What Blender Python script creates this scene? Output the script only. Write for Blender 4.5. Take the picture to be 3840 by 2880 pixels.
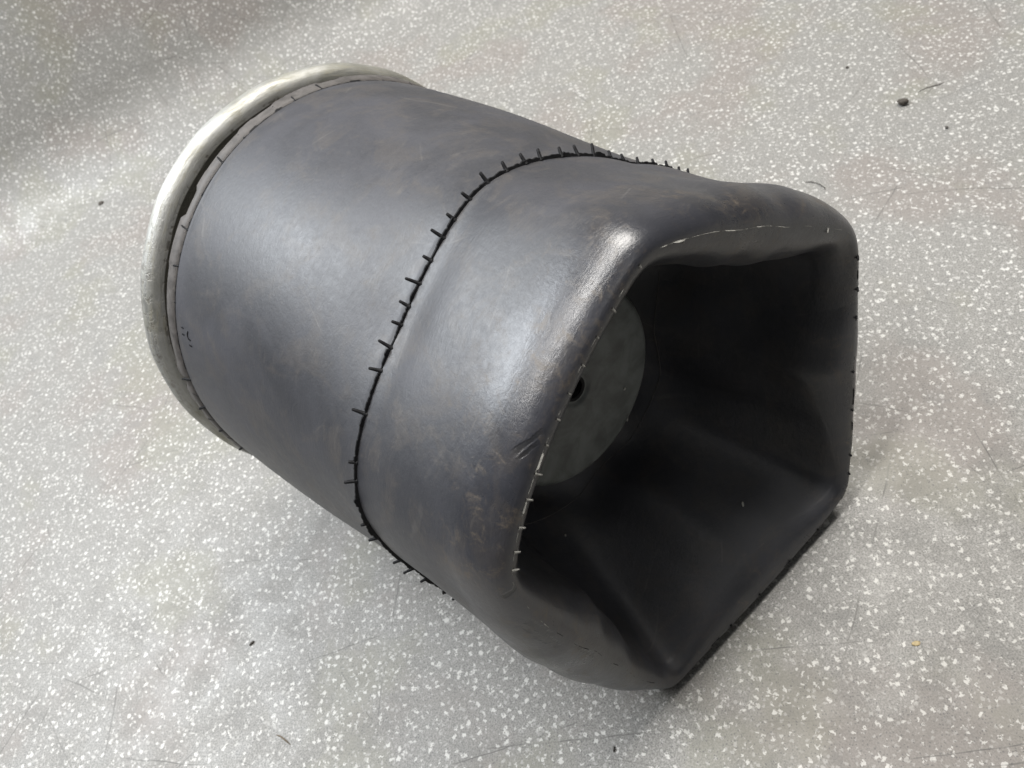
import bpy, bmesh, math, random
import numpy as np
from mathutils import Matrix, Vector

for o in list(bpy.data.objects):
    bpy.data.objects.remove(o, do_unlink=True)
scene = bpy.context.scene
COL = scene.collection
S = 0.14                       # radius of the rubber sleeve in metres; everything below is laid out in sleeve radii
PI = math.pi

# ------------------------------------------------------------------ camera
CAM = np.array([3.0429, -1.0377, 3.6614])
ROT = np.array([[0.69125, -0.41763, 0.58971], [0.66292, 0.69129, -0.28749], [-0.2876, 0.58966, 0.75471]])
cd = bpy.data.cameras.new('camera')
cam = bpy.data.objects.new('camera', cd); COL.objects.link(cam)
mw = Matrix.Identity(4)
for i in range(3):
    for j in range(3): mw[i][j] = ROT[i, j]
    mw[i][3] = CAM[i] * S
cam.matrix_world = mw
cd.sensor_width = 36; cd.lens = 18 / math.tan(math.radians(32.5))
cd.clip_start = 0.01; cd.clip_end = 50
cd.dof.use_dof = True; cd.dof.focus_distance = 2.75 * S; cd.dof.aperture_fstop = 17
scene.camera = cam

# ------------------------------------------------------------------ light and exposure (indoor: ceiling lamps, no sun)
world = bpy.data.worlds.new('World'); scene.world = world
world.use_nodes = True
bg = world.node_tree.nodes['Background']
bg.inputs['Color'].default_value = (0.93, 0.97, 1.0, 1); bg.inputs['Strength'].default_value = 0.055

def area(name, loc, target, sx, sy, power, color=(1, 0.98, 0.95)):
    l = bpy.data.lights.new(name, 'AREA'); l.shape = 'RECTANGLE'
    l.size = sx; l.size_y = sy; l.energy = power; l.color = color
    o = bpy.data.objects.new(name, l); COL.objects.link(o)
    o.location = loc
    d = Vector(target) - Vector(loc)
    o.rotation_euler = d.to_track_quat('-Z', 'Y').to_euler()
    return o
area('ceiling_lamp', (0.05, -0.35, 1.90), (0.05, -0.35, 0.0), 0.14, 1.5, 27)
area('ceiling_lamp', (-0.05, 1.0, 2.05), (0.0, 0.6, 0.0), 0.8, 0.8, 44, (1.0, 0.965, 0.91))
area('ceiling_lamp', (-1.25, -0.70, 1.68), (0.05, 0.0, 0.1), 1.1, 0.7, 50, (0.91, 0.955, 1.0))

area('ceiling_lamp', (2.0, 0.45, 1.95), (0.3, 0.0, 0.1), 1.0, 0.5, 3.2)

scene.render.engine = 'CYCLES'
vs = scene.view_settings
vs.view_transform = 'Standard'; vs.look = 'None'; vs.exposure = 0; vs.gamma = 1
vs.use_curve_mapping = False

# ------------------------------------------------------------------ node helpers
class NT:
    def __init__(self, name):
        self.m = bpy.data.materials.new(name); self.m.use_nodes = True
        self.t = self.m.node_tree; self.n = self.t.nodes; self.l = self.t.links
        self.b = self.n['Principled BSDF']
    def set(self, node, key, v):
        s = node.inputs[key]
        if isinstance(v, bpy.types.NodeSocket): self.l.new(v, s)
        elif v is not None:
            if hasattr(s.default_value, '__len__') and not hasattr(v, '__len__'): v = (v,) * len(s.default_value)
            if hasattr(s.default_value, '__len__') and len(s.default_value) == 4 and len(v) == 3: v = (*v, 1)
            s.default_value = v
    def math(self, op, a, b=None, c=None, clamp=False):
        n = self.n.new('ShaderNodeMath'); n.operation = op; n.use_clamp = clamp
        for i, v in enumerate((a, b, c)):
            if v is not None: self.set(n, i, v)
        return n.outputs[0]
    def vmath(self, op, a, b=None, scale=None):
        n = self.n.new('ShaderNodeVectorMath'); n.operation = op
        self.set(n, 0, a)
        if b is not None: self.set(n, 1, b)
        if scale is not None: self.set(n, 'Scale', scale)
        return n.outputs['Value'] if op in ('DOT_PRODUCT', 'LENGTH', 'DISTANCE') else n.outputs['Vector']
    def coord(self, which='Object'):
        return self.n.new('ShaderNodeTexCoord').outputs[which]
    def mapping(self, v, loc=(0, 0, 0), rot=(0, 0, 0), scale=(1, 1, 1)):
        n = self.n.new('ShaderNodeMapping'); self.set(n, 'Vector', v)
        n.inputs['Location'].default_value = loc; n.inputs['Rotation'].default_value = rot; n.inputs['Scale'].default_value = scale
        return n.outputs[0]
    def noise(self, v, scale, detail=4, rough=0.55, dist=0.0, out='Fac', dim='3D'):
        n = self.n.new('ShaderNodeTexNoise'); n.noise_dimensions = dim
        self.set(n, 'Vector', v)
        n.inputs['Scale'].default_value = scale; n.inputs['Detail'].default_value = detail
        n.inputs['Roughness'].default_value = rough; n.inputs['Distortion'].default_value = dist
        return n.outputs[out]
    def voro(self, v, scale, feature='F1', dim='2D', metric='EUCLIDEAN'):
        n = self.n.new('ShaderNodeTexVoronoi'); n.voronoi_dimensions = dim; n.feature = feature; n.distance = metric
        self.set(n, 'Vector', v); n.inputs['Scale'].default_value = scale
        return n
    def ramp(self, f, a, b, lo=0.0, hi=1.0):
        n = self.n.new('ShaderNodeMapRange'); n.interpolation_type = 'SMOOTHSTEP'
        self.set(n, 'Value', f); self.set(n, 'From Min', a); self.set(n, 'From Max', b)
        self.set(n, 'To Min', lo); self.set(n, 'To Max', hi)
        return n.outputs[0]
    def mix(self, f, a, b, blend='MIX'):
        n = self.n.new('ShaderNodeMix'); n.data_type = 'RGBA'; n.blend_type = blend
        self.set(n, 'Factor', f)
        ins = [s for s in n.inputs if s.type == 'RGBA']
        for s, v in zip(ins, (a, b)):
            if isinstance(v, bpy.types.NodeSocket): self.l.new(v, s)
            else: s.default_value = (*v, 1) if len(v) == 3 else v
        return [s for s in n.outputs if s.type == 'RGBA'][0]
    def sep(self, v):
        n = self.n.new('ShaderNodeSeparateXYZ'); self.set(n, 0, v); return n.outputs
    def bump(self, h, strength, dist, normal=None):
        n = self.n.new('ShaderNodeBump'); self.set(n, 'Height', h)
        n.inputs['Strength'].default_value = strength; n.inputs['Distance'].default_value = dist
        if normal is not None: self.l.new(normal, n.inputs['Normal'])
        return n.outputs[0]
    def scratches(self, uv, scale, width, length, keep, seed, wob=0.02, ang=None):
        """one short stroke of random direction in each cell"""
        p = self.mapping(uv, loc=(seed * 3.7, seed * 1.9, 0))
        if not hasattr(self, 'warp'): self.warp = self.vmath('SUBTRACT', self.noise(uv, 1.6, 2, out='Color', dim='2D'), (0.5, 0.5, 0.5))
        p = self.vmath('ADD', p, self.vmath('SCALE', self.warp, scale=wob))
        v = self.voro(p, scale)
        d = self.sep(self.vmath('SUBTRACT', p, v.outputs['Position']))
        r = self.sep(v.outputs['Color'])
        if ang is None: a = self.math('MULTIPLY', r[0], PI)
        else: a = self.math('ADD', self.math('MULTIPLY', self.math('SUBTRACT', r[0], 0.5), ang[1]), ang[0])
        ca, sa = self.math('COSINE', a), self.math('SINE', a)
        along = self.math('ADD', self.math('MULTIPLY', d[0], ca), self.math('MULTIPLY', d[1], sa))
        across = self.math('ABSOLUTE', self.math('SUBTRACT', self.math('MULTIPLY', d[1], ca), self.math('MULTIPLY', d[0], sa)))
        m = self.ramp(across, width * 0.5, width * 1.2, 1, 0)
        m = self.math('MULTIPLY', m, self.ramp(self.math('ABSOLUTE', along), length * 0.3, length * 0.5, 1, 0))
        return self.math('MULTIPLY', m, self.ramp(r[2], 1 - keep, 1.02 - keep + 0.25))
    def stroke(self, p2, a, b, width):
        """distance mask of one stroke from a to b in a 2D coordinate"""
        a = np.array(a, float); b = np.array(b, float); L = float(np.hypot(*(b - a))); t = (b - a) / L
        rel = self.vmath('SUBTRACT', p2, (a[0], a[1], 0))
        al = self.vmath('DOT_PRODUCT', rel, (t[0], t[1], 0)); ac = self.math('ABSOLUTE', self.vmath('DOT_PRODUCT', rel, (-t[1], t[0], 0)))
        m = self.ramp(ac, width * 0.4, width, 1, 0)
        e = self.math('MULTIPLY', self.ramp(al, 0, L * 0.25), self.ramp(al, L * 0.75, L, 1, 0))
        return self.math('MULTIPLY', m, e)
    def out(self, **kw):
        for k, v in kw.items(): self.set(self.b, k.replace('_', ' '), v)
        return self.m

# ------------------------------------------------------------------ materials
def mat_floor():
    t = NT('speckled_vinyl'); uv = t.coord('UV')
    dist = t.vmath('SUBTRACT', t.noise(uv, 60, 2, out='Color', dim='2D'), (0.5, 0.5, 0.5))
    def flakes(scale, rad, keep, seed, warp, soft=0.10, metric='EUCLIDEAN'):
        p = t.mapping(uv, loc=(seed * 5.3, seed * 2.1, 0), rot=(0, 0, seed * 0.7))
        p = t.vmath('ADD', p, t.vmath('SCALE', dist, scale=warp))
        v = t.voro(p, scale, metric=metric); c = t.sep(v.outputs['Color'])
        r = t.math('MULTIPLY', t.ramp(c[1], 0, 1, 0.45, 1.0), rad)
        m = t.ramp(t.math('SUBTRACT', v.outputs['Distance'], r), -soft, soft * 0.4, 1, 0)
        return t.math('MULTIPLY', m, t.ramp(c[0], 1 - keep, 1 - keep + 0.18))
    big = t.noise(uv, 0.9, 4, dim='2D'); mid = t.noise(uv, 5, 5, dim='2D'); fine = t.noise(uv, 130, 3, dim='2D')
    base = t.mix(t.ramp(fine, 0.3, 0.7), (0.172, 0.169, 0.160), (0.300, 0.293, 0.277))
    base = t.mix(t.math('MULTIPLY', t.ramp(big, 0.48, 0.66), 0.6), base, (0.225, 0.200, 0.184))
    base = t.mix(t.math('MULTIPLY', t.ramp(t.noise(t.mapping(uv, loc=(7, 3, 0)), 1.3, 5, dim='2D'), 0.52, 0.68), 0.5), base, (0.225, 0.220, 0.178))
    base = t.mix(t.math('MULTIPLY', t.ramp(mid, 0.55, 0.75), 0.3), base, (0.19, 0.19, 0.186))
    pale = t.math('MULTIPLY', flakes(36, 0.32, 0.7, 1.3, 0.022, 0.16), 0.42)
    col = t.mix(pale, base, (0.52, 0.51, 0.49))
    dark = t.math('MULTIPLY', flakes(75, 0.28, 0.6, 2.9, 0.012), 0.7)
    col = t.mix(dark, col, (0.10, 0.10, 0.10))
    w1 = flakes(25, 0.26, 0.66, 0.4, 0.034, 0.09)
    w2 = flakes(19, 0.17, 0.35, 4.1, 0.05, 0.05, 'CHEBYCHEV')
    wh = t.math('MAXIMUM', w1, w2)
    col = t.mix(t.math('MULTIPLY', wh, 0.64), col, (0.70, 0.69, 0.66))
    # wear: fine scratches
    sc = t.math('MAXIMUM', t.scratches(uv, 0.9, 0.0042, 1.1, 0.75, 1, 0.05), t.scratches(uv, 1.9, 0.003, 0.55, 0.6, 2, 0.04))
    sc = t.math('MAXIMUM', sc, t.scratches(uv, 1.1, 0.0035, 0.95, 0.7, 3, 0.06, (1.05, 0.9)))
    sc = t.math('MAXIMUM', sc, t.scratches(uv, 1.5, 0.0032, 0.85, 0.85, 9, 0.10, (-0.42, 0.8)))
    sc = t.math('MULTIPLY', sc, t.math('MULTIPLY', t.ramp(mid, 0.34, 0.58, 0.2, 0.85), t.ramp(big, 0.35, 0.6, 0.35, 1.0)))
    col = t.mix(sc, col, (0.10, 0.097, 0.09))
    rough = t.ramp(mid, 0.3, 0.75, 0.38, 0.54)
    return t.out(Base_Color=col, Roughness=rough, Normal=t.bump(fine, 0.10, 0.0008), Specular_IOR_Level=0.33)

# cuts and scuffed gouges on the rolled end, as strokes in (angle, distance along the profile) relative to the fold line
GOUGES = [((2.695, -0.055), (2.650, 0.015), 0.010), ((2.80, -0.03), (3.00, -0.012), 0.016), ((2.84, -0.045), (3.06, -0.03), 0.014), ((2.90, -0.02), (3.10, -0.03), 0.012), ((3.13, 0.0), (3.40, -0.012), 0.006),
          ((2.255, -0.085), (2.15, -0.018), 0.010), ((2.262, -0.066), (2.19, -0.022), 0.008)]
def mat_rubber():
    t = NT('worn_black_rubber'); p = t.vmath('SCALE', t.coord('Object'), scale=1 / S); uv = t.coord('UV')
    n1 = t.noise(p, 2.2, 3, 0.6, 0.6); n2 = t.noise(t.mapping(p, loc=(3, 1, 7)), 5.5, 5, 0.62, 0.9); n3 = t.noise(p, 38, 5, 0.75, 0.4)
    base = t.mix(t.ramp(n1, 0.35, 0.68), (0.027, 0.028, 0.034), (0.040, 0.041, 0.050))
    base = t.mix(t.math('MULTIPLY', t.ramp(n2, 0.47, 0.63), 0.4), base, (0.058, 0.051, 0.047))
    # brown dust: brushed streaks, stronger on the rolled end
    st = t.noise(p, 17, 6, 0.78, 0.6)
    att = t.n.new('ShaderNodeAttribute'); att.attribute_name = 'dust'
    dust = t.math('MULTIPLY', t.ramp(st, 0.50, 0.72), t.math('MULTIPLY', att.outputs['Fac'], t.ramp(n2, 0.32, 0.62)))
    base = t.mix(t.math('MULTIPLY', dust, 0.65), base, (0.115, 0.092, 0.068))
    # pale rub marks
    s1 = t.scratches(uv, 1.6, 0.010, 0.75, 0.5, 1, 0.3); s2 = t.scratches(uv, 4.0, 0.004, 0.28, 0.5, 2, 0.08)
    sc = t.math('MULTIPLY', t.math('MAXIMUM', s1, s2), t.ramp(n2, 0.42, 0.66))
    base = t.mix(t.math('MULTIPLY', sc, 0.34), base, (0.12, 0.115, 0.11))
    k1 = t.ramp(t.noise(t.mapping(uv, rot=(0, 0, 0.5), scale=(7, 38, 1)), 1.0, 4, 0.72, 0.8, dim='2D'), 0.55, 0.75)
    scuff = t.math('MULTIPLY', k1, t.ramp(n2, 0.40, 0.60))
    base = t.mix(t.math('MULTIPLY', scuff, 0.34), base, (0.088, 0.080, 0.072))
    rough = t.math('ADD', t.ramp(n1, 0.32, 0.68, 0.48, 0.55), t.math('MULTIPLY', scuff, 0.05))
    rough = t.math('ADD', rough, t.math('MULTIPLY', dust, 0.15))
    rough = t.math('SUBTRACT', rough, t.math('MULTIPLY', t.ramp(att.outputs['Fac'], 0.4, 1.4), 0.20))
    rough = t.math('ADD', rough, t.math('MULTIPLY', t.math('SUBTRACT', n3, 0.5), 0.22))
    wr = t.noise(t.mapping(uv, scale=(26, 90, 1)), 1.0, 3, 0.6, 0.6, dim='2D')
    h = t.math('ADD', t.math('MULTIPLY', n3, 0.7), t.math('MULTIPLY', wr, 0.5))
    g = None; gw = t.vmath('ADD', uv, t.vmath('SCALE', t.vmath('SUBTRACT', t.noise(uv, 40, 2, out='Color', dim='2D'), (0.5, 0.5, 0.5)), scale=0.014))
    for a, b, w in GOUGES:
        k = t.stroke(t.vmath('SUBTRACT', gw, (0, LIP_ARC, 0)), a, b, w)
        g = k if g is None else t.math('MAXIMUM', g, k)
    nb = t.bump(h, 0.22, 0.0009)
    if g is not None:
        base = t.mix(t.math('MULTIPLY', g, 0.6), base, (0.012, 0.012, 0.012))
        nb = t.bump(t.math('MULTIPLY', g, -1.0), 0.25, 0.0010, nb)
    return t.out(Base_Color=base, Roughness=rough, Normal=nb, Specular_IOR_Level=0.85)

def mat_plain(name, col, rough, var=0.3, scale=30, metal=0.0, spec=0.5, bump=0.15):
    t = NT(name); p = t.vmath('SCALE', t.coord('Object'), scale=1 / S)
    n = t.noise(p, scale, 5, 0.6, 0.4)
    lo = tuple(c * (1 - var) for c in col); hi = tuple(min(1, c * (1 + var)) for c in col)
    return t.out(Base_Color=t.mix(t.ramp(n, 0.3, 0.7), lo, hi), Roughness=t.ramp(n, 0.25, 0.75, rough - 0.08, rough + 0.1), Metallic=metal,
                 Specular_IOR_Level=spec, Normal=t.bump(n, bump, 0.001))

def mat_zinc():
    t = NT('aged_zinc_steel'); p = t.vmath('SCALE', t.coord('Object'), scale=1 / S); uv = t.coord('UV')
    n1 = t.noise(p, 3.0, 6, 0.65, 0.8); n2 = t.noise(t.mapping(uv, scale=(9, 60, 1)), 1, 6, 0.7, 0.5, dim='2D'); n3 = t.noise(p, 26, 5, 0.7, 1.0)
    col = t.mix(t.ramp(n1, 0.35, 0.65), (0.36, 0.355, 0.315), (0.47, 0.47, 0.455))
    col = t.mix(t.math('MULTIPLY', t.ramp(n2, 0.48, 0.72), 0.5), col, (0.36, 0.34, 0.26))
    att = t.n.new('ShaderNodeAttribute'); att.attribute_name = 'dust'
    chip = t.math('MULTIPLY', t.ramp(n3, 0.50, 0.60), att.outputs['Fac'], clamp=True)
    groove_shade = t.ramp(att.outputs['Fac'], 1.1, 1.5)  # shade of the groove behind the rim, put into the colour
    col = t.mix(t.math('MULTIPLY', chip, 0.7), col, (0.20, 0.18, 0.155))
    col = t.mix(groove_shade, col, (0.05, 0.047, 0.036))
    rough = t.ramp(n2, 0.3, 0.75, 0.48, 0.74)
    h = t.math('ADD', t.math('MULTIPLY', n2, 0.5), t.math('MULTIPLY', chip, -1.0))
    return t.out(Base_Color=col, Metallic=t.math('SUBTRACT', 0.85, t.math('MULTIPLY', groove_shade, 0.6)), Roughness=rough, Normal=t.bump(h, 0.35, 0.0012))

# ------------------------------------------------------------------ mesh helpers
def mesh_obj(name, verts, faces, mat, parent=None, smooth=True, uvs=None, attr=None, loc=None):
    me = bpy.data.meshes.new(name)
    me.from_pydata([tuple(v) for v in verts], [], [tuple(f) for f in faces]); me.update()
    if smooth: me.polygons.foreach_set('use_smooth', [True] * len(me.polygons))
    if uvs is not None:
        ul = me.uv_layers.new(name='UVMap')
        ul.data.foreach_set('uv', np.asarray(uvs, float)[[l.vertex_index for l in me.loops] if len(uvs) == len(verts) else slice(None)].ravel())
    if attr is not None:
        a = me.attributes.new('dust', 'FLOAT', 'POINT'); a.data.foreach_set('value', np.asarray(attr, float))
    me.materials.append(mat)
    o = bpy.data.objects.new(name, me); COL.objects.link(o)
    if parent is not None: o.parent = parent
    if loc is not None: o.location = loc
    return o
def tag(o, label, cat, group=None):
    o['label'] = label; o['category'] = cat
    if group: o['group'] = group
    return o
def grid_faces(nu, nv, closed=True):
    """rings of nu points, nv rings"""
    f = []
    for j in range(nv - 1):
        for i in range(nu if closed else nu - 1):
            i2 = (i + 1) % nu
            f.append((j * nu + i, j * nu + i2, (j + 1) * nu + i2, (j + 1) * nu + i))
    return f

# ------------------------------------------------------------------ floor: one vinyl sheet that curves up the wall behind
MAT_FLOOR = mat_floor()
def build_floor():
    p0 = np.array([-5.0, -1.1]); tl = np.array([0.382, 0.924]); ns = np.array([-0.924, 0.382])
    R = 1.0
    prof = [(-16, 0, -16.0)] + [(-x, 0, -x) for x in np.linspace(14, 0.2, 12)]
    for k in range(25):
        a = math.radians(68) * k / 24; prof.append((R * math.sin(a), R * (1 - math.cos(a)), R * a))
    a = math.radians(68); e = prof[-1]
    for L in (0.5, 1.5, 3.0, 5.0): prof.append((e[0] + L * math.cos(a), e[1] + L * math.sin(a), e[2] + L))
    ts = np.linspace(-16, 16, 41); V = []; U = []
    for (s_, z, arc) in prof:
        for t_ in ts:
            q = p0 + tl * t_ + ns * s_
            V.append((q[0] * S, q[1] * S, z * S)); U.append((t_, arc))
    o = mesh_obj('floor', V, grid_faces(len(ts), len(prof), False), MAT_FLOOR, uvs=U)
    o['kind'] = 'structure'
build_floor()

# ------------------------------------------------------------------ the air spring
NW = np.array([0.9926, 0.0, 0.1212]); NW /= np.linalg.norm(NW)
UP = np.array([-NW[2], 0, NW[0]]); CW = np.array([0, 0, 1.0726])
BASE = np.array([0.9, 0.1, 0.0])
def to_world(P):
    P = np.asarray(P, float)
    w = CW + P[..., 0:1] * NW + P[..., 1:2] * np.array([0, 1.0, 0]) + P[..., 2:3] * UP
    return (w - BASE) * S
root = bpy.data.objects.new('air_spring', None); COL.objects.link(root); root.location = BASE * S
root.empty_display_size = 0.05
tag(root, 'black rubber air spring lying on its side, open pentagon-shaped mouth towards the viewer', 'air spring')

NTH = 360
TH = np.linspace(0, 2 * PI, NTH, endpoint=False)
MC = np.array([0.13, -0.25])                       # centre of the mouth
def blur(a, n):
    for _ in range(n): a = 0.25 * np.roll(a, 1) + 0.5 * a + 0.25 * np.roll(a, -1)
    return a
def ring(x, c, r):
    r = np.broadcast_to(r, (NTH,)); x = np.broadcast_to(x, (NTH,))
    return np.stack([x, c[0] + r * np.cos(TH), c[1] + r * np.sin(TH)], 1)

SEAM_R = [(20, 0.99), (30, 0.955), (43, 0.90), (55, 0.91), (65, 0.925), (75, 0.955), (82, 0.975), (88, 0.985), (95, 0.97), (101, 0.95), (107, 0.935), (114, 0.925), (120, 0.92), (125, 0.93),
          (131, 0.945), (138, 0.965), (144, 0.985), (150, 0.998), (157, 1.003), (162, 0.995), (168, 0.975), (183, 0.935), (198, 0.945), (206, 0.965), (225, 0.99), (245, 0.96), (270, 0.945), (298, 0.98), (320, 0.96), (345, 0.965), (360, 0.985), (370, 0.995)]
def table(t, n=12):
    a = np.array([p[0] for p in t]); r = np.array([p[1] for p in t])
    return blur(np.interp(np.degrees(TH), np.concatenate([a - 360, a, a + 360]), np.concatenate([r, r, r])), n)
SR = table(SEAM_R)
LIP_R = [(6.1, 0.915), (15.2, 0.959), (20.4, 0.959), (32.6, 0.887), (49.0, 0.848), (66.9, 0.875), (80.8, 0.954), (85.9, 0.992), (89.6, 1.021), (92.2, 1.032), (94.0, 1.032), (98.7, 1.017), (102.3, 1.007), (107.6, 0.997),
         (113.9, 0.992), (119.2, 0.989), (124.7, 0.994), (130.3, 0.997), (135.5, 1.006), (140.4, 1.014), (145.6, 1.020), (150.5, 1.027), (155.0, 0.998), (160.3, 0.956), (174.8, 0.872), (192.3, 0.823), (211.7, 0.878), (231.1, 1.059),
         (238.0, 1.155), (243.9, 1.092), (251.4, 1.028), (259.8, 0.996), (268.8, 0.987), (282.8, 1.011), (295.7, 1.087), (301.7, 1.108), (308.9, 1.006), (322.9, 0.885), (338.6, 0.831), (353.0, 0.857)]
PENT = table(LIP_R, 7)
OUT = table([(8, .07), (20, .075), (30, .11), (40, .115), (52, .115), (70, .10), (85, .085), (93, .075), (105, .08), (120, .09), (138, .09), (151, .085), (165, .12), (190, .16), (210, .155), (226, .115), (238, .065), (250, .07), (268, .075), (285, .065), (298, .03), (303, .02), (315, .07), (340, .13)], 10)
INN = table([(15, .08), (22, .12), (35, .16), (50, .175), (70, .165), (85, .13), (93, .10), (105, .09), (120, .10), (140, .09), (151, .08), (165, .13), (190, .15), (210, .13), (228, .10), (238, .08), (248, .21), (268, .26), (286, .21), (298, .11), (303, .07), (315, .13), (340, .19), (360, .13)], 22)
RXI = table([(22, .17), (50, .20), (93, .18), (140, .20), (165, .2), (190, .22), (225, .17), (238, .18), (250, .34), (268, .42), (286, .34), (299, .20), (304, .15), (320, .22), (340, .30), (360, .22)], 22)
RX = table([(30, .18), (85, .17), (100, .20), (140, .22), (160, .20), (238, .16), (270, .15), (300, .15), (340, .18)], 20)
st = []      # (ring, name)
def add(x, c, r, n=None): st.append((ring(x, c, r), n))
add(-0.10, (0, 0), 0.90); add(-0.045, (0, 0), 0.945); add(-0.012, (0, 0), 0.998, 'end'); add(0.012, (0, 0), 1.0); add(0.06, (0, 0), 1.0)
add(0.35, (0.0, -0.005), 0.985); add(0.7, (0.01, -0.03), 0.965); add(1.0, (0.03, -0.07), 0.955 + 0.35 * (SR - SR.mean()))
add(1.24, (0.05, -0.11), SR * 0.998, 'seam0')
add(1.28, (0.05, -0.11), SR, 'seam')
add(1.32, (0.055, -0.118), SR * 1.003)
R4 = PENT + OUT
XA = 1.95 + 0.092 * PENT * np.cos(TH) * np.clip(-PENT * np.sin(TH) / 0.9, 0, 1)   # the mouth is cut slightly askew along the floor
seam_ring = ring(1.28, (0.05, -0.11), SR); roll0 = ring(XA - RX, MC, R4)
DIP = 0.030 * np.exp(-((np.degrees(TH) - 45) / 30) ** 2) + 0.022 * np.exp(-((np.degrees(TH) - 195) / 25) ** 2)
for f in (0.35, 0.68):
    q = seam_ring * (1 - f) + roll0 * f
    d = math.sin(PI * f) * (DIP - 0.008)
    q[:, 1] -= d * np.cos(TH); q[:, 2] -= d * np.sin(TH)
    st.append((q, None))
PHM = np.radians(table([(0, 160), (30, 180), (160, 180), (215, 170), (245, 132), (290, 132), (320, 145)], 25))     # how far the fold curls over before it runs on as the inner wall
for k in range(0, 13):
    ph = np.full(NTH, PI * k / 12) if k <= 6 else PI / 2 + (PHM - PI / 2) * (k - 6) / 6
    off = (OUT if k <= 6 else INN) * np.cos(ph); rx = RX if k <= 6 else RXI
    add(XA - rx + rx * np.sin(ph), MC, PENT + off, 'lip' if k == 6 else None)
inner = PENT - INN
cen = lambda f: tuple(MC * (1 - f))
BUL = table([(0, 1), (150, 1), (200, 0.6), (225, 0.3), (240, -0.5), (268, -2.1), (292, -0.9), (304, 0.3), (325, 0.5), (345, 1)], 14)
roll1 = st[-1][0]; mould = ring(1.20, cen(0.40), blur(np.minimum(inner * 0.75 + 0.08, 0.68), 14) - 0.045 * np.exp(-(((np.degrees(TH) - 270) / 45) ** 2)))
for f in (0.33, 0.68):
    q = roll1 * (1 - f) + mould * f; b = 0.03 * math.sin(PI * f) * BUL
    q[:, 1] += b * np.cos(TH); q[:, 2] += b * np.sin(TH)
    st.append((q, None))
st.append((mould, 'mould'))
add(1.04, cen(0.7), blur(inner * 0.35 + 0.28, 20))
add(0.97, cen(0.9), blur(inner * 0.1 + 0.42, 20))
add(0.95, (0, 0), 0.46); add(0.95, (0, 0), 0.40)
rings = np.array([r for r, _ in st]); names = {n: i for i, (_, n) in enumerate(st) if n}
# Catmull-Rom along the profile
SUB = 7
def cr(P0, P1, P2, P3, t):
    return 0.5 * ((2 * P1) + (-P0 + P2) * t + (2 * P0 - 5 * P1 + 4 * P2 - P3) * t * t + (-P0 + 3 * P1 - 3 * P2 + P3) * t ** 3)
def nonuni(P0, P1, P2, P3, n):
    """centripetal Catmull-Rom, ring-wise"""
    k = lambda a, b: np.sqrt(np.linalg.norm(b - a, axis=1).mean()) + 1e-6
    t0 = 0; t1 = t0 + k(P0, P1); t2 = t1 + k(P1, P2); t3 = t2 + k(P2, P3); o = []
    for i in range(n):
        t = t1 + (t2 - t1) * i / n
        A1 = (t1 - t) / (t1 - t0) * P0 + (t - t0) / (t1 - t0) * P1; A2 = (t2 - t) / (t2 - t1) * P1 + (t - t1) / (t2 - t1) * P2; A3 = (t3 - t) / (t3 - t2) * P2 + (t - t2) / (t3 - t2) * P3
        B1 = (t2 - t) / (t2 - t0) * A1 + (t - t0) / (t2 - t0) * A2; B2 = (t3 - t) / (t3 - t1) * A2 + (t - t1) / (t3 - t1) * A3
        o.append((t2 - t) / (t2 - t1) * B1 + (t - t1) / (t2 - t1) * B2)
    return o
dense = []; at = {}
for j in range(len(rings) - 1):
    P1, P2 = rings[j], rings[j + 1]
    P0 = rings[j - 1] if j > 0 else 2 * P1 - P2
    P3 = rings[j + 2] if j + 2 < len(rings) else 2 * P2 - P1
    at[j] = len(dense)
    dense += nonuni(P0, P1, P2, P3, SUB)
at[len(rings) - 1] = len(dense); dense.append(rings[-1])
dense = np.array(dense)
W = to_world(dense)                                 # (rings, NTH, 3) in metres relative to the root
# vertex normals of the sheet
du = np.roll(W, -1, 1) - np.roll(W, 1, 1); dv = np.gradient(W, axis=0)
NRM = np.cross(du, dv); NRM /= np.linalg.norm(NRM, axis=2, keepdims=True) + 1e-12
if (NRM[at[names['seam']]] * (W[at[names['seam']]] - W[at[names['seam']]].mean(0))).sum() < 0: NRM = -NRM
# gentle dents and waviness of the soft sleeve
def ripple(P):
    x, y, z = (P / S)[..., 0], (P / S)[..., 1], (P / S)[..., 2]
    return 0.006 * np.sin(2.1 * x + 3.1 * y + 1.0) * np.cos(2.7 * z + 0.6) + 0.0035 * np.sin(5.3 * y - 3.9 * z + 2.2 * x)
_k = np.arange(len(dense)); fadein = (np.clip((_k - at[4]) / 20.0, 0, 1) * np.where(_k > at[names['seam']], 0.45, 1.0))[:, None]
W = W + NRM * (ripple(W) * fadein)[..., None] * S
arc = np.concatenate([[0], np.cumsum(np.linalg.norm(np.diff(dense, axis=0), axis=2).mean(1))])
UV = np.stack(np.broadcast_arrays(TH[None, :], arc[:, None]), 2)
lip_i = at[names['lip']]
dust = np.zeros((len(dense), NTH))
for j in range(len(dense)):
    d = (arc[j] - arc[lip_i])
    dust[j] = 1.25 * math.exp(-(d / (0.24 if d < 0 else 0.12)) ** 2) + 0.3
MATR = None
def sleeve(mat):
    nr = len(dense)
    # repeat the first column so that the uv seam has its own vertices
    Wc = np.concatenate([W, W[:, :1]], 1); U = np.concatenate([UV, UV[:, :1] + np.array([2 * PI, 0])], 1); D = np.concatenate([dust, dust[:, :1]], 1)
    n1 = NTH + 1
    o = mesh_obj('rubber_sleeve', Wc.reshape(-1, 3), grid_faces(n1, nr, False), mat, root, uvs=U.reshape(-1, 2), attr=D.reshape(-1))
    return o
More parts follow.
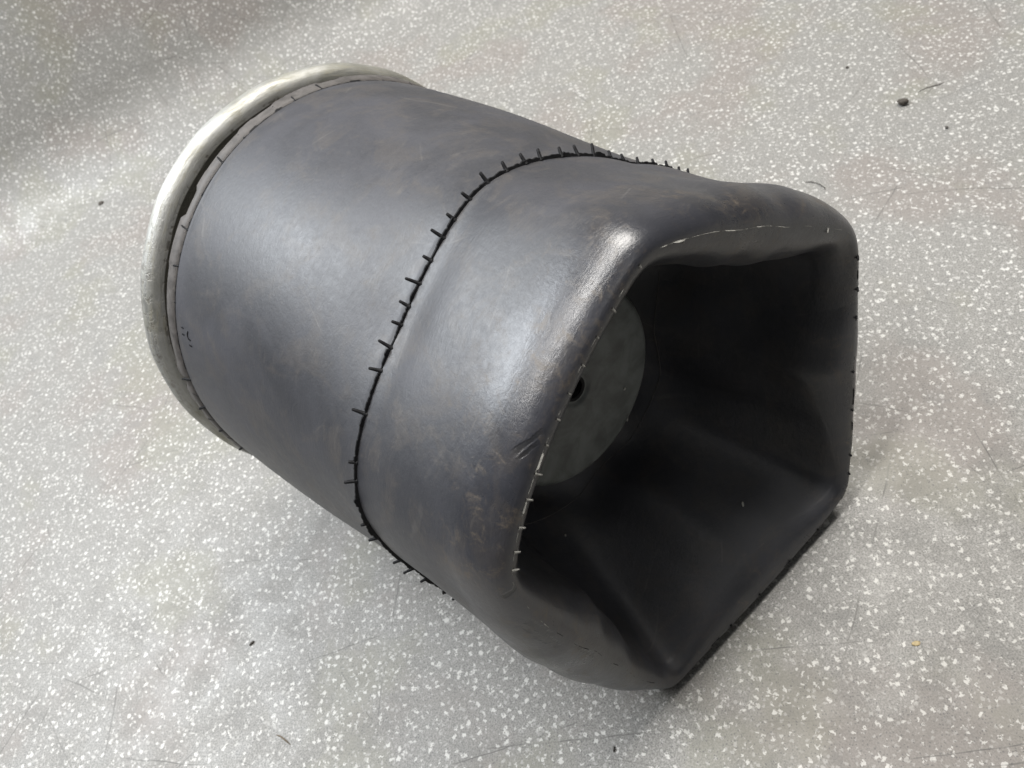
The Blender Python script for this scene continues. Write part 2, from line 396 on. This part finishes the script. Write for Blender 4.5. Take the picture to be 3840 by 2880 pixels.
def ring_pts(key, lift=0.0):
    i = at[names[key]]
    return W[i] + NRM[i] * lift * S, NRM[i], (W[i + 1] - W[i - 1]) / np.linalg.norm(W[i + 1] - W[i - 1], axis=1, keepdims=True)
LIP_ARC = float(arc[lip_i])
MATR = mat_rubber()
sleeve_o = sleeve(MATR)
sleeve_o['label'] = 'matt black rubber sleeve with brown dust on its rolled end'

BLACK = mat_plain('black_rubber_flash', (0.008, 0.008, 0.009), 0.6, spec=0.2)
PALE = mat_plain('pale_rubber_flash', (0.25, 0.245, 0.225), 0.6)  # pale flash; brightness of the lit lip nibs is put into this colour
GREYR = mat_plain('grey_rubber_bead', (0.085, 0.078, 0.074), 0.6, 0.3, 18)
rng = np.random.RandomState(4)

def ribbon(name, key, h_fun, thick, mat, parent, sel=None, lean=0.0):
    """thin torn fin of moulding flash standing on a ring"""
    P, N, T = ring_pts(key, -0.004); n = NTH * 3
    idx = np.arange(n) / 3.0; i0 = np.floor(idx).astype(int) % NTH; i1 = (i0 + 1) % NTH; f = (idx - np.floor(idx))[:, None]
    P = P[i0] * (1 - f) + P[i1] * f; N = N[i0] * (1 - f) + N[i1] * f; T = T[i0] * (1 - f) + T[i1] * f
    th = idx / NTH * 2 * PI; h = h_fun(th)[:, None] * S
    D = N + T * lean
    a = P - T * thick * S; b = P + T * thick * S; c = P + D * h + T * thick * 0.35 * S; d = P + D * h - T * thick * 0.35 * S
    V = np.stack([a, b, c, d], 1).reshape(-1, 3); F = []
    keep = np.ones(n, bool) if sel is None else sel(th)
    for i in range(n):
        j = (i + 1) % n
        if not (keep[i] and keep[j]): continue
        for k in range(4): F.append((i * 4 + k, i * 4 + (k + 1) % 4, j * 4 + (k + 1) % 4, j * 4 + k))
    return mesh_obj(name, V, F, mat, parent, smooth=False)
def jag(lo, hi, seed, tooth=0.0):
    r = np.random.RandomState(seed); a = r.rand(4096); b = r.rand(512); c = r.rand(97)
    def f(th):
        i = (th / (2 * PI) * 420).astype(int); j = (th / (2 * PI) * 130).astype(int); k = (th / (2 * PI) * 60).astype(int)
        v = 0.5 * a[i % 4096] + 0.5 * b[j % 512]
        return lo + (hi - lo) * v + tooth * (b[(j * 7) % 512] > 0.8) * c[k % 97]
    return f
seam_fin = ribbon('mould_seam', 'seam', jag(0.007, 0.017, 1, 0.009), 0.007, BLACK, root)
end_fin = ribbon('mould_seam', 'end', jag(0.004, 0.010, 2, 0.008), 0.004, BLACK, root)
def in_range(a, b):
    a, b = math.radians(a), math.radians(b)
    return lambda th: ((th - a) % (2 * PI)) < ((b - a) % (2 * PI))
_jp = jag(0.002, 0.005, 3, 0.009); _jq = jag(0.002, 0.008, 9, 0.010)
def pale_h(th): return np.where((np.degrees(th) > 52) & (np.degrees(th) < 89), _jq(th), _jp(th))
lip_pale = ribbon('lip_seam', 'lip', pale_h, 0.0022, PALE, root, in_range(18, 168))
lip_dark = ribbon('lip_seam', 'lip', jag(0.001, 0.005, 5, 0.004), 0.0018, BLACK, root, in_range(168, 18))

# nibs: little rubber threads left by the mould vents
def nib_mesh(name, L, r, mat):
    V = []; n = 6
    prof = [(-0.12, 1.4), (0.06, 1.2), (0.22, 1.0), (0.6, 0.92), (0.93, 0.8), (1.0, 0.45)]
    for z, k in prof:
        for i in range(n):
            a = 2 * PI * i / n; V.append((math.cos(a) * r * k + 0.04 * L * z * z, math.sin(a) * r * k, z * L))
    F = grid_faces(n, len(prof)) + [tuple((len(prof) - 1) * n + i for i in range(n))]
    me = bpy.data.meshes.new(name); me.from_pydata([tuple(np.array(v) * S) for v in V], [], F); me.update()
    me.polygons.foreach_set('use_smooth', [True] * len(me.polygons)); me.materials.append(mat)
    return me
NIB = nib_mesh('rubber_nib', 0.042, 0.0068, BLACK); NIBS = nib_mesh('rubber_nib_short', 0.036, 0.0048, BLACK); NIB_LIT = nib_mesh('rubber_nib_lit', 0.020, 0.0036, PALE)
def place_nibs(parent, key, angles, me, lean, jit=0.15, lmin=0.7, lmax=1.15):
    P, N, T = ring_pts(key)
    for a in angles:
        f = (a % 360) / 360 * NTH; i = int(f) % NTH; j = (i + 1) % NTH; k = f - int(f)
        p = P[i] * (1 - k) + P[j] * k; nn = N[i]; tt = T[i]
        side = np.cross(nn, tt)
        d = nn + tt * (lean + rng.uniform(-jit, jit)) + side * rng.uniform(-jit, jit); d /= np.linalg.norm(d)
        x = np.cross(side, d); x /= np.linalg.norm(x); y = np.cross(d, x)
        o = bpy.data.objects.new('rubber_nib', me); COL.objects.link(o); o.parent = parent
        m = Matrix.Identity(4); s = rng.uniform(lmin, lmax)
        for r_ in range(3):
            m[r_][0] = x[r_]; m[r_][1] = y[r_]; m[r_][2] = d[r_] * s; m[r_][3] = p[r_]
        o.matrix_local = m
SEAM_A = [20, 24, 29, 34, 40, 45, 50, 56, 61, 66, 72, 76, 81, 86, 91, 96, 100, 105, 110, 115, 119, 124, 129, 138, 148, 152, 163, 168, 178, 183, 189, 198, 203, 207, 214, 225, 236, 249, 263, 277, 291, 304, 318, 333, 347, 1, 11]
END_A = [36, 45, 54, 62, 72, 80, 85, 96, 104, 113, 122, 131, 140, 148, 166, 175, 183, 192, 204, 216, 231, 250, 270, 290, 310, 330, 350, 10, 24]
LIP_A = [94, 102, 107, 112, 117, 121.5, 126, 131, 135.5, 140.5, 145, 148.5, 84, 31]
LIP_D = [12, 3, 355, 338, 325, 311, 306, 290, 279, 267, 256]
place_nibs(seam_fin, 'seam', SEAM_A, NIB, -0.8, 0.22, 0.6, 1.2)
place_nibs(end_fin, 'end', END_A, NIBS, -0.7, 0.25, 0.7, 1.3)
place_nibs(end_fin, 'end', [161, 170, 179, 187.5, 197], NIB, -0.25, 0.4, 0.8, 1.25)
place_nibs(lip_pale, 'lip', LIP_A, NIB_LIT, 2.2, lmin=0.5, lmax=1.2)
place_nibs(lip_dark, 'lip', LIP_D, NIBS, 1.2, lmin=0.25, lmax=0.55)

# faint mould line inside the mouth
ribbon('inner_mould_line', 'mould', jag(0.006, 0.008, 8), 0.003, GREYR, root)

# pale-grey bead where the sleeve runs into the crimped plate
def revolve(name, prof, mat, parent, n=180, smooth=True, attr=None, wob=None):
    th = np.linspace(0, 2 * PI, n + 1); V = []; U = []; A = []
    L = 0
    for j, (x, r) in enumerate(prof):
        if j: L += math.hypot(x - prof[j - 1][0], r - prof[j - 1][1])
        rr = r + (wob(th, j) if wob else 0)
        V.append(np.stack([np.full(n + 1, x), rr * np.cos(th), rr * np.sin(th)], 1)); U.append(np.stack([th, np.full(n + 1, L)], 1))
        A.append(np.zeros(n + 1) if attr is None else attr(th, j))
    V = to_world(np.array(V)).reshape(-1, 3)
    return mesh_obj(name, V, grid_faces(n + 1, len(prof), False), mat, parent, smooth, uvs=np.array(U).reshape(-1, 2), attr=np.array(A).reshape(-1))
tooth = np.random.RandomState(11).rand(400)
bead = revolve('bead_strip', [(-0.13, 0.90), (-0.115, 0.93), (-0.088, 0.955), (-0.074, 1.004), (-0.068, 1.013), (-0.040, 1.012), (-0.016, 1.004), (-0.010, 0.985)], GREYR, root, 300,
               wob=lambda th, j: (0.008 * tooth[(th / (2 * PI) * 60).astype(int) % 400] - 0.010 * (tooth[(th / (2 * PI) * 90 + 7).astype(int) % 400] > 0.85)) * (1 if j in (3, 4) else 0))
bead['label'] = 'thin grey-brown rubber strip between sleeve and steel plate'

# crimped steel plate
prof = [(-0.335, 0.0), (-0.335, 0.80), (-0.34, 0.95)]
bx, br, rr = -0.268, 0.992, 0.064
for k in range(0, 15):
    a = math.radians(200 - 215 * k / 14); prof.append((bx + rr * math.cos(a), br + rr * math.sin(a)))
prof += [(-0.207, 0.94), (-0.212, 0.90), (-0.20, 0.875), (-0.15, 0.87), (-0.11, 0.87), (-0.10, 0.85)]
def plate_scrape_shade(th, j):
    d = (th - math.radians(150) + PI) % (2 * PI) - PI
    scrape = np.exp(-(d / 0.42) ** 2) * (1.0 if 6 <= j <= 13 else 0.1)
    return np.maximum(scrape, 0.12) if j < 17 else np.full(len(th), 1.6)  # scrape on the rim; the groove gets the value for painted shade
plate = revolve('crimped_steel_plate', prof, mat_zinc(), root, 240, attr=plate_scrape_shade,
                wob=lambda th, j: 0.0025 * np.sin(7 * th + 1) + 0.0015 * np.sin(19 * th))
plate['label'] = 'aged galvanised steel end plate with a scraped rounded rim'

# end closure inside the mouth with its threaded hole
DISC = mat_plain('dusty_dark_closure', (0.12, 0.13, 0.125), 0.45, 0.4, 9)
dp = [(0.94, 0.35), (1.1, 0.36), (1.28, 0.38), (1.34, 0.425), (1.385, 0.418), (1.405, 0.405), (1.412, 0.385), (1.413, 0.20), (1.413, 0.085), (1.411, 0.068), (1.404, 0.062), (1.404, 0.052)]
closure = revolve('end_closure', dp, DISC, root, 120)
closure['label'] = 'round dark end closure deep inside the mouth'
hp = [(1.404, 0.052)]
for k in range(8): hp += [(1.400 - 0.016 * k, 0.040), (1.393 - 0.016 * k, 0.046)]
hp += [(1.26, 0.040), (1.26, 0.0)]
revolve('threaded_hole', hp, BLACK, closure, 48, smooth=False)

# moulded characters near the plate, worn down to dots and strokes
def surf(th, ar):
    """point and normal of the sleeve at an angle (rad) and profile distance"""
    j = int(np.argmin(np.abs(arc - ar))); j = min(max(j, 1), len(arc) - 2)
    if arc[j] > ar: j -= 1
    f = (ar - arc[j]) / (arc[j + 1] - arc[j]); x = (th % (2 * PI)) / (2 * PI) * NTH; i = int(x) % NTH; i2 = (i + 1) % NTH; g = x - int(x)
    P = (W[j, i] * (1 - g) + W[j, i2] * g) * (1 - f) + (W[j + 1, i] * (1 - g) + W[j + 1, i2] * g) * f
    n = NRM[j, i] * (1 - f) + NRM[j + 1, i] * f
    return P, n / np.linalg.norm(n)
def stamp(spots):
    V, F = [], []
    for th, ar, lt, la in spots:
        b = len(V)
        for h, k in ((-0.002, 1.0), (0.0035, 0.75)):
            for sx, sy in ((-1, -1), (1, -1), (1, 1), (-1, 1)):
                P, n = surf(th + sx * lt * k, ar + sy * la * k); V.append(P + n * h * S)
        F += [(b + 4, b + 5, b + 6, b + 7)] + [(b + i, b + (i + 1) % 4, b + 4 + (i + 1) % 4, b + 4 + i) for i in range(4)]
    return mesh_obj('moulded_character', V, F, BLACK, root, smooth=False)
a0, r0 = 2.545, arc[at[names['end']]] + 0.075
stamp([(a0 - 0.012 + dt, r0 + da, 0.0028, 0.0030) for dt in (0.0, 0.030) for da in (-0.006, 0.006)])
stamp([(a0 - 0.010 + 0.006 * k, r0 + 0.052 - 0.007 * math.sin(PI * k / 5), 0.0032, 0.0022) for k in range(6)] +
      [(a0 + 0.022, r0 + 0.062 + da, 0.0032, 0.0032) for da in (-0.006, 0.006)] + [(a0 + 0.048, r0 + 0.066 + da, 0.0030, 0.0036) for da in (-0.007, 0.0, 0.007)])

# ------------------------------------------------------------------ grit, fibres and crumbs
def blob(name, loc, size, mat, seed, rot=0.0, nrm=None, sub=1):
    """an irregular crumb resting on its lowest point; size = full extents in sleeve radii"""
    bm = bmesh.new(); bmesh.ops.create_icosphere(bm, subdivisions=2, radius=0.5)
    r = np.random.RandomState(seed); d = r.randn(6, 3)
    for v in bm.verts:
        n = np.array(v.co) * 2; k = 1 + 0.13 * sum(math.sin(2.5 * (n @ q) + i) for i, q in enumerate(d)) / 2
        v.co = Vector(n * 0.5 * k * np.array(size) * S)
    lo = min(v.co.z for v in bm.verts)
    for v in bm.verts: v.co.z -= lo + 0.06 * size[2] * S
    me = bpy.data.meshes.new(name); bm.to_mesh(me); bm.free()
    me.polygons.foreach_set('use_smooth', [True] * len(me.polygons)); me.materials.append(mat)
    o = bpy.data.objects.new(name, me); COL.objects.link(o); o.location = Vector(loc)
    q = Matrix.Rotation(rot, 4, 'Z')
    if nrm is not None: q = Vector(nrm).to_track_quat('Z', 'Y').to_matrix().to_4x4() @ q
    o.rotation_euler = q.to_euler()
    return o
def fibre(name, pts, rad, mat):
    """a thin bent hair lying on the floor, tapering to both ends"""
    P = np.array(pts, float) * S; n = 5; V = []
    base = P.mean(0).copy(); base[2] = 0
    T = np.gradient(P, axis=0); T /= np.linalg.norm(T, axis=1, keepdims=True)
    for i, (p, t_) in enumerate(zip(P, T)):
        s_ = np.cross(t_, (0, 0, 1)); s_ /= np.linalg.norm(s_); u = np.cross(s_, t_)
        r = rad * S * (0.35 if i in (0, len(P) - 1) else 1.0)
        for k in range(n):
            a = 2 * PI * k / n; V.append(p - base + r * (s_ * math.cos(a) + u * math.sin(a)) + np.array([0, 0, r]))
    m = len(P); F = grid_faces(n, m) + [tuple(range(n))[::-1], tuple((m - 1) * n + k for k in range(n))]
    return mesh_obj(name, V, F, mat, loc=base)
GRIT = mat_plain('brown_grit', (0.055, 0.047, 0.038), 0.7, 0.5, 60, bump=0.6)
HAIR = mat_plain('dark_fibre', (0.05, 0.044, 0.038), 0.6)
STRAW = mat_plain('brown_fibre', (0.17, 0.13, 0.085), 0.6)
CRUMB = mat_plain('white_crumb', (0.72, 0.70, 0.64), 0.6, 0.12)
OCHRE = mat_plain('ochre_fleck', (0.50, 0.40, 0.22), 0.6, 0.3, 50)
def fl(x, y): return (x * S, y * S, 0.0)
tag(blob('grit_grain', fl(0.925, 3.476), (0.075, 0.05, 0.04), GRIT, 1, 0.3), 'brown-black oval grain of grit on open floor at upper right', 'grit', 'loose grit on the floor')
tag(blob('grit_grain', fl(1.964, -0.838), (0.026, 0.010, 0.010), HAIR, 2, 2.2), 'tiny black sliver on the floor below the mouth, near the bottom edge', 'grit', 'loose grit on the floor')
tag(blob('grit_grain', fl(0.129, -1.682), (0.034, 0.012, 0.011), GRIT, 3, 1.5), 'small dark brown sliver on the floor at lower left', 'grit', 'loose grit on the floor')
tag(blob('grit_grain', fl(-4.90, -0.24), (0.07, 0.06, 0.04), GRIT, 4, 0.5), 'brown speck of grit on the floor left of the steel plate', 'grit', 'loose grit on the floor')
tag(blob('grit_grain', fl(1.273, 3.35), (0.022, 0.018, 0.014), HAIR, 5, 0.1), 'pinhead black speck on the floor right of the oval grit grain', 'grit', 'loose grit on the floor')
tag(blob('grit_grain', fl(0.391, 3.722), (0.024, 0.02, 0.015), GRIT, 6, 0.1), 'pinhead brown speck on the floor left of the oval grit grain', 'grit', 'loose grit on the floor')
tag(blob('ochre_fleck', fl(2.684, 0.299), (0.034, 0.024, 0.006), OCHRE, 7, 0.9), 'flat ochre fleck on the floor right of the lower mouth corner', 'fleck')
tag(fibre('fibre', [(0.76, 2.575, 0), (0.80, 2.590, 0.004), (0.85, 2.592, 0.006), (0.90, 2.578, 0.002), (0.915, 2.565, 0)], 0.0028, HAIR), 'short curved dark hair on the floor beside the upper lip', 'fibre')
tag(fibre('fibre', [(0.635, -1.862, 0), (0.66, -1.850, 0.004), (0.70, -1.842, 0.004), (0.735, -1.838, 0)], 0.0035, STRAW), 'light brown fibre on the floor at lower left, near the bottom edge', 'fibre')
tag(fibre('fibre', [(0.95, 3.62, 0), (0.98, 3.68, 0.004), (1.03, 3.73, 0.003), (1.05, 3.77, 0)], 0.0026, HAIR), 'thin dark hair on the floor just above the oval grit grain', 'fibre')
bs = BASE * S
def crumb(th, ar, size, seed, rot, label):
    P, n = surf(th, ar)
    tag(blob('white_crumb', P + bs, size, CRUMB, seed, rot, n), label, 'crumb', 'white crumbs inside the mouth')
crumb(4.974, float(arc[lip_i]) + 0.36, (0.026, 0.010, 0.009), 21, 0.4, 'white crumb on the lower inner wall of the mouth')
crumb(5.12, float(arc[at[names['mould']]]) + 0.06, (0.030, 0.012, 0.011), 22, 1.1, 'white crumb beside the lower right edge of the round closure')
crumb(4.102, float(arc[at[names['mould']]]) - 0.1, (0.012, 0.009, 0.007), 23, 0.0, 'tiny white crumb in the dark lower left of the mouth')
P = to_world(np.array([1.413, 0.20, -0.21])) + bs
tag(blob('white_crumb', P, (0.014, 0.009, 0.007), CRUMB, 24, 0.3, NW), 'tiny white crumb stuck on the face of the round closure', 'crumb', 'white crumbs inside the mouth')
